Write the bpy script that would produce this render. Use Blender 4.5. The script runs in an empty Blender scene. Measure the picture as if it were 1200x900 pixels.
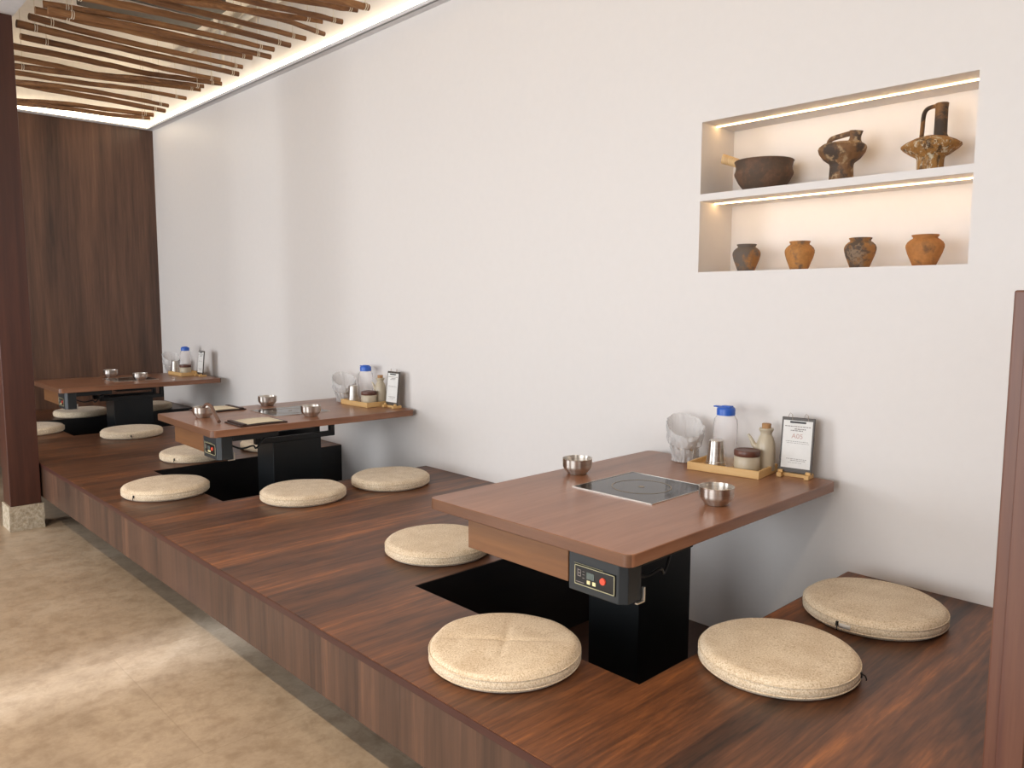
import bpy, bmesh, math, random
from mathutils import Vector, Matrix, noise
random.seed(11)
SC = bpy.context.scene
COL = SC.collection
PI = math.pi
ZD = 0.405            # deck height
ZT = 0.751            # table top height

# ------------------------------------------------------------------ node helpers
def new_mat(name):
    m = bpy.data.materials.new(name); m.use_nodes = True
    nt = m.node_tree; nt.nodes.clear()
    out = nt.nodes.new('ShaderNodeOutputMaterial')
    b = nt.nodes.new('ShaderNodeBsdfPrincipled')
    nt.links.new(b.outputs[0], out.inputs[0])
    return m, nt, b, out
def N(nt, t, **kw):
    n = nt.nodes.new(t)
    for k, v in kw.items():
        if k in n.inputs: n.inputs[k].default_value = v
        else: setattr(n, k, v)
    return n
def lin(c):
    return tuple(((v/12.92) if v <= .04045 else ((v+.055)/1.055)**2.4) for v in c) + (1,)
def hx(h):
    return lin(tuple(int(h[i:i+2], 16)/255 for i in (0, 2, 4)))
def ramp(nt, fac, stops):
    r = nt.nodes.new('ShaderNodeValToRGB')
    e = r.color_ramp.elements
    while len(e) > len(stops): e.remove(e[-1])
    while len(e) < len(stops): e.new(0.5)
    for i, (p, c) in enumerate(stops):
        e[i].position = p; e[i].color = c
    nt.links.new(fac, r.inputs[0]); return r.outputs[0]
def coords(nt, scale=(1, 1, 1), off=(0, 0, 0), rnd=False):
    tc = nt.nodes.new('ShaderNodeTexCoord'); mp = nt.nodes.new('ShaderNodeMapping')
    mp.inputs['Scale'].default_value = scale; mp.inputs['Location'].default_value = off
    nt.links.new(tc.outputs['Object'], mp.inputs['Vector'])
    if rnd:
        oi = nt.nodes.new('ShaderNodeObjectInfo')
        ad = nt.nodes.new('ShaderNodeVectorMath'); ad.operation = 'ADD'
        sc = nt.nodes.new('ShaderNodeVectorMath'); sc.operation = 'SCALE'; sc.inputs['Scale'].default_value = 37.
        cb = nt.nodes.new('ShaderNodeCombineXYZ')
        for k in range(3): nt.links.new(oi.outputs['Random'], cb.inputs[k])
        nt.links.new(cb.outputs[0], sc.inputs[0])
        nt.links.new(mp.outputs[0], ad.inputs[0]); nt.links.new(sc.outputs[0], ad.inputs[1])
        return ad.outputs[0]
    return mp.outputs[0]
def noise_fac(nt, vec, scale=1., detail=4., rough=.55, dist=0.):
    n = N(nt, 'ShaderNodeTexNoise', Scale=scale, Detail=detail, Roughness=rough, Distortion=dist)
    nt.links.new(vec, n.inputs['Vector']); return n.outputs['Fac']
def mixc(nt, f, a, b, mode='MIX'):
    m = nt.nodes.new('ShaderNodeMix'); m.data_type = 'RGBA'; m.blend_type = mode
    for s, v in ((m.inputs[0], f), (m.inputs[6], a), (m.inputs[7], b)):
        if hasattr(v, 'node'): nt.links.new(v, s)
        else: s.default_value = v
    return m.outputs[2]
def bump(nt, b, h, strength=.2, dist=.002):
    n = N(nt, 'ShaderNodeBump', Strength=strength, Distance=dist)
    nt.links.new(h, n.inputs['Height']); nt.links.new(n.outputs[0], b.inputs['Normal'])
def plain(name, col, rough=.5, metal=0., bump_s=0., bscale=60., spec=.5, flat=False):
    m, nt, b, o = new_mat(name)
    c = hx(col) if isinstance(col, str) else col
    v = coords(nt)
    f = noise_fac(nt, v, bscale*.4, 3)
    k = ramp(nt, f, [(.3, tuple(x*(.985 if flat else .93) for x in c[:3])+(1,)), (.7, c)])
    nt.links.new(k, b.inputs['Base Color'])
    b.inputs['Roughness'].default_value = rough; b.inputs['Metallic'].default_value = metal
    b.inputs['Specular IOR Level'].default_value = spec
    if bump_s: bump(nt, b, noise_fac(nt, v, bscale, 4), bump_s)
    return m
def wood(name, cols, scale, rough=.35, stave=None, spec=.5, rnd=False, blot=.5, coat=0.):
    """grain runs along the axis with the smallest scale; stave = (axis, width): boards of their own tone"""
    m, nt, b, o = new_mat(name)
    v = coords(nt, scale, rnd=rnd)
    f1 = noise_fac(nt, v, 1., 6, .62, .35)
    v2 = coords(nt, tuple(s*.22 for s in scale), (3.1, 7.7, 1.3), rnd=rnd)
    f2 = noise_fac(nt, v2, 1., 3, .5, .6)
    v3 = coords(nt, tuple(s*3.2 for s in scale), (5, 1, 2), rnd=rnd)
    f3 = noise_fac(nt, v3, 1., 3, .6)
    mx = N(nt, 'ShaderNodeMix'); mx.data_type = 'FLOAT'; mx.inputs[0].default_value = blot
    nt.links.new(f1, mx.inputs[2]); nt.links.new(f2, mx.inputs[3])
    fac = mx.outputs[0]
    m2 = N(nt, 'ShaderNodeMix'); m2.data_type = 'FLOAT'; m2.inputs[0].default_value = .22
    nt.links.new(fac, m2.inputs[2]); nt.links.new(f3, m2.inputs[3]); fac = m2.outputs[0]
    if stave:
        ax, w = stave
        tc = nt.nodes.new('ShaderNodeTexCoord'); sp = nt.nodes.new('ShaderNodeSeparateXYZ')
        nt.links.new(tc.outputs['Object'], sp.inputs[0])
        d = N(nt, 'ShaderNodeMath', operation='DIVIDE'); d.inputs[1].default_value = w
        nt.links.new(sp.outputs[ax], d.inputs[0])
        fl = N(nt, 'ShaderNodeMath', operation='FLOOR'); nt.links.new(d.outputs[0], fl.inputs[0])
        wn = nt.nodes.new('ShaderNodeTexWhiteNoise'); wn.noise_dimensions = '1D'
        nt.links.new(fl.outputs[0], wn.inputs['W'])
        md = N(nt, 'ShaderNodeMath', operation='MULTIPLY_ADD'); md.inputs[1].default_value = .12; md.inputs[2].default_value = -.06
        nt.links.new(wn.outputs['Value'], md.inputs[0])
        ad = N(nt, 'ShaderNodeMath', operation='ADD'); nt.links.new(fac, ad.inputs[0]); nt.links.new(md.outputs[0], ad.inputs[1])
        fac = ad.outputs[0]
    n = len(cols)
    st = [(.33+.34*i/(n-1), hx(c)) for i, c in enumerate(cols)]
    nt.links.new(ramp(nt, fac, st), b.inputs['Base Color'])
    b.inputs['Roughness'].default_value = rough
    b.inputs['Specular IOR Level'].default_value = spec
    b.inputs['Coat Weight'].default_value = coat; b.inputs['Coat Roughness'].default_value = .15
    bump(nt, b, f3, .06, .001)
    return m
def emis(name, col, strength):
    m = bpy.data.materials.new(name); m.use_nodes = True; nt = m.node_tree; nt.nodes.clear()
    o = nt.nodes.new('ShaderNodeOutputMaterial'); e = nt.nodes.new('ShaderNodeEmission')
    e.inputs[0].default_value = col; e.inputs[1].default_value = strength
    nt.links.new(e.outputs[0], o.inputs[0]); return m

# ------------------------------------------------------------------ materials
M = {}
M['wall'] = plain('white_plaster', 'E2DCD7', .5, flat=True)
M['ceil'] = plain('ceiling_paint', 'DAD9DA', .7)
M['coffer'] = plain('coffer_paint', 'F2ECE4', .7)
M['deck'] = wood('deck_walnut', ['2A1910', '472B1B', '5C3924', '73472B', '9A5F34'], (3.0, 34, 34), .38, stave=(1, .19), blot=.38, spec=.4)
M['deck_edge'] = wood('deck_edge', ['31170F', '42211A', '4A2820'], (2, 2, 30), .4)
M['fascia'] = wood('fascia_walnut', ['2E1D15', '463023', '543A2B', '6B4A36'], (26, 26, 1.3), .45, stave=(1, .105), blot=.4)
M['table'] = wood('table_walnut', ['674430', '86593F', '94664B', 'A37558'], (1.6, 20, 20), .3, blot=.5)
M['table_edge'] = wood('table_edge_walnut', ['4F3426', '664531', '755039'], (40, 2.2, 40), .35)
M['apron'] = wood('apron_walnut', ['6B4529', '7C5432', '8A6039'], (20, 1.6, 20), .45)
M['backwood'] = wood('back_wall_walnut', ['3E2B21', '5A3F30', '6E4E3B', '86624A'], (16, 16, .9), .42, stave=(0, .33), blot=.55)
M['pillar'] = wood('pillar_wood', ['35190F', '48261A', '583122'], (22, 22, 1.0), .38, blot=.4)
M['partition'] = wood('partition_wood', ['502E26', '65402F', '79523E'], (22, 22, 1.0), .42, blot=.5)
M['plinth'] = plain('plinth_grey', '4C4E4E', .4)
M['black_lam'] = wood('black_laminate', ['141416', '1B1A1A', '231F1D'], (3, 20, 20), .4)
M['pitwood'] = wood('pit_floor_wood', ['2A1710', '43281B', '573522'], (2, 20, 20), .45)
M['black_metal'] = plain('black_metal', '15181A', .38, 0., spec=.5)
M['box_black'] = plain('control_box_black', '25292B', .45)
M['panel_black'] = plain('panel_black', '121314', .3)
M['panel_line'] = plain('panel_line', 'B9B48F', .5)
M['red'] = plain('red_button', 'E2543C', .4)
M['cream_key'] = plain('cream_key', 'E6DCA8', .4)
M['lcd'] = plain('lcd_grey', '55605C', .25)
M['glass_black'] = plain('hob_glass', '0B0C0D', .07)
M['ring'] = plain('hob_ring', '7C6A4A', .3)
M['silver'] = plain('silver_trim', 'D8D2C8', .3, 1.)
M['paper'] = plain('paper', 'E9E7E2', .6)
M['paper_cream'] = plain('paper_cream', 'E8DBBE', .6)
M['ink'] = plain('ink_grey', '8E8580', .6)
M['ink_pink'] = plain('ink_pink', 'C9A79E', .6)
M['board'] = plain('clipboard_brown', '4E463F', .45)
M['wire'] = plain('clip_wire', '9C8A78', .3, 1.)
M['bamboo'] = wood('bamboo', ['CFA063', 'DDB477', 'E6C28A'], (30, 3, 30), .5)
M['blue'] = plain('blue_plastic', '2F63C4', .35)
M['ceramic'] = plain('cream_ceramic', 'C3B59C', .35)
M['jarlid'] = wood('jar_lid_wood', ['4A2A20', '5E382B', '6E4434'], (20, 6, 20), .4)
M['cork'] = plain('cork', 'B0855A', .8, bump_s=.4, bscale=250)
M['menu'] = plain('menu_leather', '3A241C', .5)
M['spoonwood'] = wood('spoon_wood', ['5A3F33', '7A5A48'], (30, 8, 8), .5)
M['stick'] = wood('branch_wood', ['4A2E1B', '6B4628', '8A5F39', 'A67A4C'], (3, 40, 40), .65, rnd=True)
M['string'] = plain('cotton_string', 'D9CDB8', .8)
M['duct'] = plain('duct_grey', '5F5A52', .6)
M['conduit'] = plain('conduit_white', 'D8D4CC', .5)
M['zip'] = plain('zip_black', '17130F', .5)
M['tag'] = plain('care_label', 'CFC9C0', .7)
M['led'] = emis('cove_led', (1., .84, .6, 1), 6.5)
M['led_niche'] = emis('niche_led', (1., .64, .29, 1), 15.)

def mk_steel():
    m, nt, b, o = new_mat('brushed_steel')
    v = coords(nt, (3, 3, 160))
    f = noise_fac(nt, v, 1., 3)
    nt.links.new(ramp(nt, f, [(.3, hx('C6BFB6')), (.7, hx('E2DCD4'))]), b.inputs['Base Color'])
    b.inputs['Metallic'].default_value = 1; b.inputs['Roughness'].default_value = .33
    tg = nt.nodes.new('ShaderNodeTangent'); tg.direction_type = 'RADIAL'; tg.axis = 'Z'
    nt.links.new(tg.outputs[0], b.inputs['Tangent']); b.inputs['Anisotropic'].default_value = .9; b.inputs['Anisotropic Rotation'].default_value = .25
    return m
M['steel'] = mk_steel()
def mk_fabric():
    m, nt, b, o = new_mat('beige_linen')
    v = coords(nt, (1, 1, 1), rnd=True)
    f = noise_fac(nt, v, 230, 3, .7)
    f2 = noise_fac(nt, v, 14, 3, .5)
    c = ramp(nt, f, [(.32, hx('B39C7E')), (.48, hx('D8C6AB')), (.68, hx('EDE0CA'))])
    c2 = ramp(nt, f2, [(.3, hx('E2D8CC')), (.7, hx('FFFFFF'))])
    nt.links.new(mixc(nt, .6, c, c2, 'MULTIPLY'), b.inputs['Base Color'])
    b.inputs['Roughness'].default_value = .9; b.inputs['Specular IOR Level'].default_value = .2
    b.inputs['Sheen Weight'].default_value = .15
    bump(nt, b, f, .35, .002)
    return m
M['fabric'] = mk_fabric()
def mk_floor():
    m, nt, b, o = new_mat('cement_tile')
    v = coords(nt)
    f = noise_fac(nt, v, 1.3, 8, .6, .4)
    g = noise_fac(nt, v, 13., 8, .7, .2)
    c = ramp(nt, f, [(.30, hx('9D8A75')), (.5, hx('B8A48C')), (.70, hx('C9B9A4'))])
    c2 = ramp(nt, g, [(.36, hx('B4A594')), (.56, hx('FFFFFF'))])
    h = noise_fac(nt, v, 60., 5, .7)
    c2 = mixc(nt, .5, c2, ramp(nt, h, [(.35, hx('CFC4B8')), (.6, hx('FFFFFF'))]), 'MULTIPLY')
    c = mixc(nt, .45, c, c2, 'MULTIPLY')
    br = nt.nodes.new('ShaderNodeTexBrick')
    br.inputs['Color1'].default_value = (1, 1, 1, 1); br.inputs['Color2'].default_value = (.86, .85, .84, 1)
    br.inputs['Mortar'].default_value = (.86, .85, .83, 1); br.inputs['Scale'].default_value = 1.
    br.inputs['Mortar Size'].default_value = .0025; br.inputs['Brick Width'].default_value = .9; br.inputs['Row Height'].default_value = .9
    br.offset = 0.5
    nt.links.new(coords(nt, (1, 1, 1), (.2, .35, 0)), br.inputs['Vector'])
    c = mixc(nt, 1., c, br.outputs['Color'], 'MULTIPLY')
    nt.links.new(c, b.inputs['Base Color'])
    r = ramp(nt, g, [(.3, (.28,)*3+(1,)), (.7, (.42,)*3+(1,))]); nt.links.new(r, b.inputs['Roughness'])
    bump(nt, b, g, .05, .002)
    return m
M['floor'] = mk_floor()
def mk_stone():
    m, nt, b, o = new_mat('rough_stone')
    v = coords(nt)
    f = noise_fac(nt, v, 45, 6, .6)
    nt.links.new(ramp(nt, f, [(.3, hx('9A8A70')), (.7, hx('CDC0AC'))]), b.inputs['Base Color'])
    b.inputs['Roughness'].default_value = .85
    bump(nt, b, f, .9, .012); return m
M['stone'] = mk_stone()
def mk_clear(name, tint, trans, gl_rough, diffuse, crinkle=0.):
    m = bpy.data.materials.new(name); m.use_nodes = True; nt = m.node_tree; nt.nodes.clear()
    o = nt.nodes.new('ShaderNodeOutputMaterial')
    t = nt.nodes.new('ShaderNodeBsdfTransparent'); t.inputs[0].default_value = tint
    d = nt.nodes.new('ShaderNodeBsdfDiffuse'); d.inputs[0].default_value = diffuse
    g = nt.nodes.new('ShaderNodeBsdfGlossy'); g.inputs['Roughness'].default_value = gl_rough
    m1 = nt.nodes.new('ShaderNodeMixShader'); m1.inputs[0].default_value = 1-trans
    nt.links.new(t.outputs[0], m1.inputs[1]); nt.links.new(d.outputs[0], m1.inputs[2])
    fr = nt.nodes.new('ShaderNodeLayerWeight'); fr.inputs[0].default_value = .04
    m2 = nt.nodes.new('ShaderNodeMixShader')
    nt.links.new(fr.outputs[0], m2.inputs[0]); nt.links.new(m1.outputs[0], m2.inputs[1]); nt.links.new(g.outputs[0], m2.inputs[2])
    if crinkle:
        vo = N(nt, 'ShaderNodeTexVoronoi', Scale=42.); vo.feature = 'DISTANCE_TO_EDGE'
        nz = nt.nodes.new('ShaderNodeTexNoise'); nz.inputs['Scale'].default_value = 30.; nz.inputs['Distortion'].default_value = 1.5
        tcn = nt.nodes.new('ShaderNodeTexCoord'); mxv = nt.nodes.new('ShaderNodeMix'); mxv.data_type = 'VECTOR'; mxv.inputs[0].default_value = .12
        nt.links.new(tcn.outputs['Object'], nz.inputs['Vector']); nt.links.new(tcn.outputs['Object'], mxv.inputs[4]); nt.links.new(nz.outputs['Color'], mxv.inputs[5])
        nt.links.new(mxv.outputs[1], vo.inputs['Vector'])
        bp = N(nt, 'ShaderNodeBump', Strength=crinkle, Distance=.012); nt.links.new(vo.outputs['Distance'], bp.inputs['Height'])
        nt.links.new(bp.outputs[0], d.inputs['Normal']); nt.links.new(bp.outputs[0], g.inputs['Normal'])
        fr.inputs[0].default_value = .10; nt.links.new(bp.outputs[0], fr.inputs['Normal'])
    nt.links.new(m2.outputs[0], o.inputs[0]); return m
M['clear'] = mk_clear('clear_plastic', (.99, .985, .985, 1), .74, .15, hx('FFFAF8'))
M['bag'] = mk_clear('bag_film', (.97, .96, .96, 1), .58, .2, hx('FAF7F4'), .35)
def mk_pot(name, base, dark, thr, seed, streak=(1, 1, 1), pale=None, rough=.75):
    m, nt, b, o = new_mat(name)
    v = coords(nt, streak, (seed, seed*1.7, seed*.6))
    f = noise_fac(nt, v, 14, 7, .62, .3)
    g = noise_fac(nt, v, 60, 4, .6)
    c0 = ramp(nt, g, [(.3, tuple(x*.75 for x in hx(base)[:3])+(1,)), (.65, hx(base))])
    mask = ramp(nt, f, [(thr-.05, (0, 0, 0, 1)), (thr+.05, (1, 1, 1, 1))])
    c = mixc(nt, mask, hx(dark), c0)
    if pale:
        h = noise_fac(nt, coords(nt, streak, (seed+5, seed, 2)), 26, 6, .7)
        pm = ramp(nt, h, [(.54, (0, 0, 0, 1)), (.6, (1, 1, 1, 1))])
        c = mixc(nt, pm, c, hx(pale))
    nt.links.new(c, b.inputs['Base Color']); b.inputs['Roughness'].default_value = rough
    bump(nt, b, f, .3, .004); return m

# ------------------------------------------------------------------ mesh helpers
class MB:
    def __init__(self): self.bm = bmesh.new()
    def box(self, x0, x1, y0, y1, z0, z1, mat=None):
        r = bmesh.ops.create_cube(self.bm, size=1)
        T = Matrix.Translation(((x0+x1)/2, (y0+y1)/2, (z0+z1)/2)) @ Matrix.Diagonal((x1-x0, y1-y0, z1-z0, 1))
        if mat is not None: T = mat @ T
        bmesh.ops.transform(self.bm, matrix=T, verts=r['verts']); return self
    def lathe(self, prof, c=(0, 0, 0), seg=48, M4=None, closed=False):
        bm = self.bm; rings = []
        for r, z in prof:
            if r < 1e-6: v = bm.verts.new((0, 0, z)); rings.append([v])
            else: rings.append([bm.verts.new((r*math.cos(2*PI*k/seg), r*math.sin(2*PI*k/seg), z)) for k in range(seg)])
        if closed: rings.append(rings[0])
        for a, b in zip(rings, rings[1:]):
            for k in range(seg):
                k2 = (k+1) % seg
                if len(a) == 1 and len(b) == 1: continue
                if len(a) == 1: f = (a[0], b[k], b[k2])
                elif len(b) == 1: f = (a[k2], a[k], b[0])
                else: f = (a[k2], a[k], b[k], b[k2])
                try: bm.faces.new(f)
                except ValueError: pass
        T = Matrix.Translation(c)
        if M4 is not None: T = T @ M4
        vs = {v for r in rings for v in r}
        bmesh.ops.transform(bm, matrix=T, verts=list(vs)); return self
    def tube(self, pts, rad, seg=10, caps=True, flat=None):
        bm = self.bm; pts = [Vector(p) for p in pts]; n = len(pts)
        rad = rad if hasattr(rad, '__len__') else [rad]*n
        rings = []; up = None
        for i, p in enumerate(pts):
            t = (pts[min(i+1, n-1)] - pts[max(i-1, 0)]).normalized()
            if up is None:
                up = Vector((0, 0, 1)) if abs(t.z) < .9 else Vector((1, 0, 0))
            s = t.cross(up).normalized(); up2 = s.cross(t).normalized(); up = up2
            fx, fy = (1, 1) if flat is None else flat
            rings.append([bm.verts.new(p + rad[i]*(fx*math.cos(2*PI*k/seg)*s + fy*math.sin(2*PI*k/seg)*up2)) for k in range(seg)])
        for a, b in zip(rings, rings[1:]):
            for k in range(seg):
                bm.faces.new((a[k], a[(k+1) % seg], b[(k+1) % seg], b[k]))
        if caps:
            bm.faces.new(list(reversed(rings[0]))); bm.faces.new(rings[-1])
        return self
    def prism(self, poly, z0, z1):
        bm = self.bm
        a = [bm.verts.new((x, y, z0)) for x, y in poly]; b = [bm.verts.new((x, y, z1)) for x, y in poly]
        bm.faces.new(list(reversed(a))); bm.faces.new(b); n = len(poly)
        for k in range(n): bm.faces.new((a[k], a[(k+1) % n], b[(k+1) % n], b[k]))
        return self
    def build(self, name, mat, parent=None, bevel=0., smooth=False, loc=(0, 0, 0), rot=None, seg=2, angle=40, subsurf=0):
        bm = self.bm
        bmesh.ops.recalc_face_normals(bm, faces=bm.faces)
        me = bpy.data.meshes.new(name); bm.to_mesh(me); bm.free()
        me.materials.append(mat)
        o = bpy.data.objects.new(name, me); COL.objects.link(o); o.location = loc
        if rot: o.rotation_euler = rot
        if parent: o.parent = parent
        if smooth:
            for p in me.polygons: p.use_smooth = True
            if angle < 180: me.set_sharp_from_angle(angle=math.radians(angle))
        if bevel:
            m = o.modifiers.new('bevel', 'BEVEL'); m.width = bevel; m.segments = seg; m.limit_method = 'ANGLE'; m.angle_limit = math.radians(35)
        if subsurf:
            m = o.modifiers.new('sub', 'SUBSURF'); m.levels = subsurf; m.render_levels = subsurf
        return o
def rrect(hx_, hy_, r, n=6):
    out = []
    for cx, cy, a0 in ((hx_-r, hy_-r, 0), (-hx_+r, hy_-r, 90), (-hx_+r, -hy_+r, 180), (hx_-r, -hy_+r, 270)):
        for k in range(n+1):
            a = math.radians(a0+90*k/n); out.append((cx+r*math.cos(a), cy+r*math.sin(a)))
    return out
def tag(o, label=None, cat=None, group=None, kind=None):
    if label: o['label'] = label
    if cat: o['category'] = cat
    if group: o['group'] = group
    if kind: o['kind'] = kind
    return o
def thing(name, label, cat, loc=(0, 0, 0), rz=0., group=None):
    o = bpy.data.objects.new(name, None); COL.objects.link(o)
    o.location = loc; o.rotation_euler = (0, 0, rz); o.empty_display_size = .1
    return tag(o, label, cat, group)
def dup(root, loc, rz, label, group=None, skip=()):
    r = root.copy(); COL.objects.link(r); r.location = loc; r.rotation_euler = (0, 0, rz); r['label'] = label
    if group: r['group'] = group
    for ch in [c for c in bpy.data.objects if c.parent == root]:
        if ch.name.split('.')[0] in skip: continue
        c = ch.copy(); COL.objects.link(c); c.parent = r
        for g in [q for q in bpy.data.objects if q.parent == ch]:
            d = g.copy(); COL.objects.link(d); d.parent = c
    return r
def struct(name, mb, mat, **kw):
    return tag(mb.build(name, mat, **kw), kind='structure')
def catmull(pts, n):
    pts = [Vector(p) for p in pts]; P = [2*pts[0]-pts[1]] + pts + [2*pts[-1]-pts[-2]]
    out = []
    for i in range(1, len(P)-2):
        a, b, c, d = P[i-1:i+3]
        for k in range(n):
            t = k/n
            out.append(.5*((2*b)+(c-a)*t+(2*a-5*b+4*c-d)*t*t+(3*b-a-3*c+d)*t**3))
    out.append(pts[-1]); return out

# ------------------------------------------------------------------ the room
YB, ZC = 8.25, 3.096
CX0 = -1.725
XF, XP = -1.722, -1.288
NY0, NY1, NZ0, NZ1, ND = .8615, 1.9013, 1.5447, 2.1666, .2544
SH0, SH1 = 1.8415, 1.8705
struct('floor', MB().box(-9, 0, -4, YB, -.1, 0), M['floor'])
w = MB()
w.box(0, .36, -4, NY0, 0, 4.1).box(0, .36, NY1, YB+.2, 0, 4.1).box(0, .36, NY0, NY1, 0, NZ0).box(0, .36, NY0, NY1, NZ1, 4.1)
w.box(ND, .36, NY0, NY1, NZ0, NZ1).box(.0, ND, NY0, NY1, SH0, SH1)
struct('wall_right', w, M['wall'])
struct('wall_back', MB().box(-9, 0, YB, YB+.2, 0, ZC), M['backwood'])
struct('trim_3', MB().box(CX0, 0, YB, YB+.2, ZC, 3.72), M['coffer'])
# ceiling: flat soffit over the aisle, recessed coffer over the platform
struct('ceiling', MB().box(-9, CX0, -4, YB, 3.09, 4.1).box(CX0, 0, -4, -.6, 3.09, 4.1), M['ceil'])
struct('ceiling_coffer', MB().box(CX0, 0, -.6, YB, 3.62, 3.72), M['coffer'])
struct('trim_1', MB().box(-.058, 0, -.6, YB, ZC, ZC+.012).box(-.07, -.05, -.6, YB, ZC+.0, ZC+.018), M['ceil'])
struct('trim_2', MB().box(CX0, -.07, YB-.058, YB, ZC, ZC+.012), M['ceil'])
o = MB().box(-.06, -.045, -.6, YB-.06, ZC+.018, ZC+.062).build('cove_light', M['led'])
tag(o, 'long warm cove light strip along the top of the white wall', 'light', 'cove light strips')
o = MB().box(CX0, -.06, YB-.058, YB-.043, ZC+.012, ZC+.062).build('cove_light', M['led'])
tag(o, 'warm cove light strip above the dark wood back wall', 'light', 'cove light strips')
# duct and conduits above the sticks
o = thing('air_duct', 'dark grey air duct in the ceiling recess above the hanging branches', 'duct', (-.74, 6.0, 3.50))
MB().box(-.42, .40, -.30, .33, 0, .115).build('duct_body', M['duct'], o, bevel=.01)
MB().box(-.435, .415, -.03, .0, -.012, .115).build('flange', M['conduit'], o)
o = MB().tube([(-.235, 6.05, 3.618), (-.235, 6.05, 3.20)], .018, 12).build('hanger_rod', M['conduit'], smooth=True)
tag(o, 'white vertical rod hanging among the ceiling branches', 'rod')
o = MB().tube([(-.08, 4.3, 3.57), (-.11, 7.4, 3.57)], .025, 10).build('conduit_pipe', M['conduit'], smooth=True)
tag(o, 'pale conduit pipe running across the ceiling recess above the branches', 'pipe')

# niche light strips
for z, lab in ((NZ1, 'thin warm light strip under the top of the wall niche'), (SH0, 'thin warm light strip under the niche shelf board')):
    o = MB().box(.111, .117, NY0+.002, NY1-.002, z-.004, z+.004).build('niche_light', M['led_niche'])
    tag(o, lab, 'light', 'niche light strips')

# pillar
o = thing('pillar', 'dark reddish wooden pillar on a rough stone foot at the left', 'pillar', (-1.81, 5.60, 0))
b = MB().box(-.09, .078, -.078, .105, .155, 3.09).build('shaft', M['pillar'], o, bevel=.003)
st = MB(); st.box(-.1, .088, -.088, .115, 0, .155)
bmesh.ops.subdivide_edges(st.bm, edges=st.bm.edges[:], cuts=14, use_grid_fill=True)
for v in st.bm.verts:
    n_ = noise.noise_vector(v.co*28+Vector((3, 8, 1)))
    if .005 < v.co.z < .15: v.co += n_*.005
st.build('stone_foot', M['stone'], o, smooth=True, angle=50)
# partition at the right
o = thing('partition', 'dark reddish wooden partition board at the right edge', 'partition', (-1.15, .40, ZD))
pm = MB().box(0, 1.15, -.036, .036, 0, 1.035)
pm.build('board', M['partition'], o, bevel=.004)
MB().box(-.006, .0, -.036, .012, 0, 1.035).build('edge_strip', M['partition'], o, bevel=.002)

# ------------------------------------------------------------------ raised platform
plat = thing('raised_platform', 'long dark walnut seating platform with sunken leg wells along the white wall', 'platform', (0, 0, 0))
PITS = [(1.204, 2.204), (3.83, 4.82), (6.4985, 7.49)]
YS = -.5
def deckp(x0, x1, y0, y1, name):
    return MB().box(x0, x1, y0, y1, ZD-.024, ZD).build(name, M['deck'], plat)
ys = [YS] + [v for p in PITS for v in p] + [YB-.002]
for i in range(len(ys)-1):
    deckp(XF, XP, ys[i]+.0003, ys[i+1]-.0003, 'front_board')
for i in range(0, len(ys), 2):
    deckp(XP, -.001, ys[i], ys[i+1], 'seat_board')
MB().box(XF, XF+.02, YS, YB-.002, .187, ZD-.025).build('fascia', M['fascia'], plat, bevel=.001, seg=1)
MB().box(XF-.002, XF+.001, YS, YB-.002, ZD-.024, ZD-.003).build('edge_trim', M['deck_edge'], plat)
MB().box(-1.36, -1.34, YS, YB-.002, 0, .3).build('plinth', M['plinth'], plat)
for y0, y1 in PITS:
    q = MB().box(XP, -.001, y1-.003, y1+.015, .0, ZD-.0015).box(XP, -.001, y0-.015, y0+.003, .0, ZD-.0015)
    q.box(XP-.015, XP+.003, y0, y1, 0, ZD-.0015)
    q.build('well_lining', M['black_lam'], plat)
    MB().box(XP, -.001, y0, y1, 0, .004).build('well_floor', M['pitwood'], plat)

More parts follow.
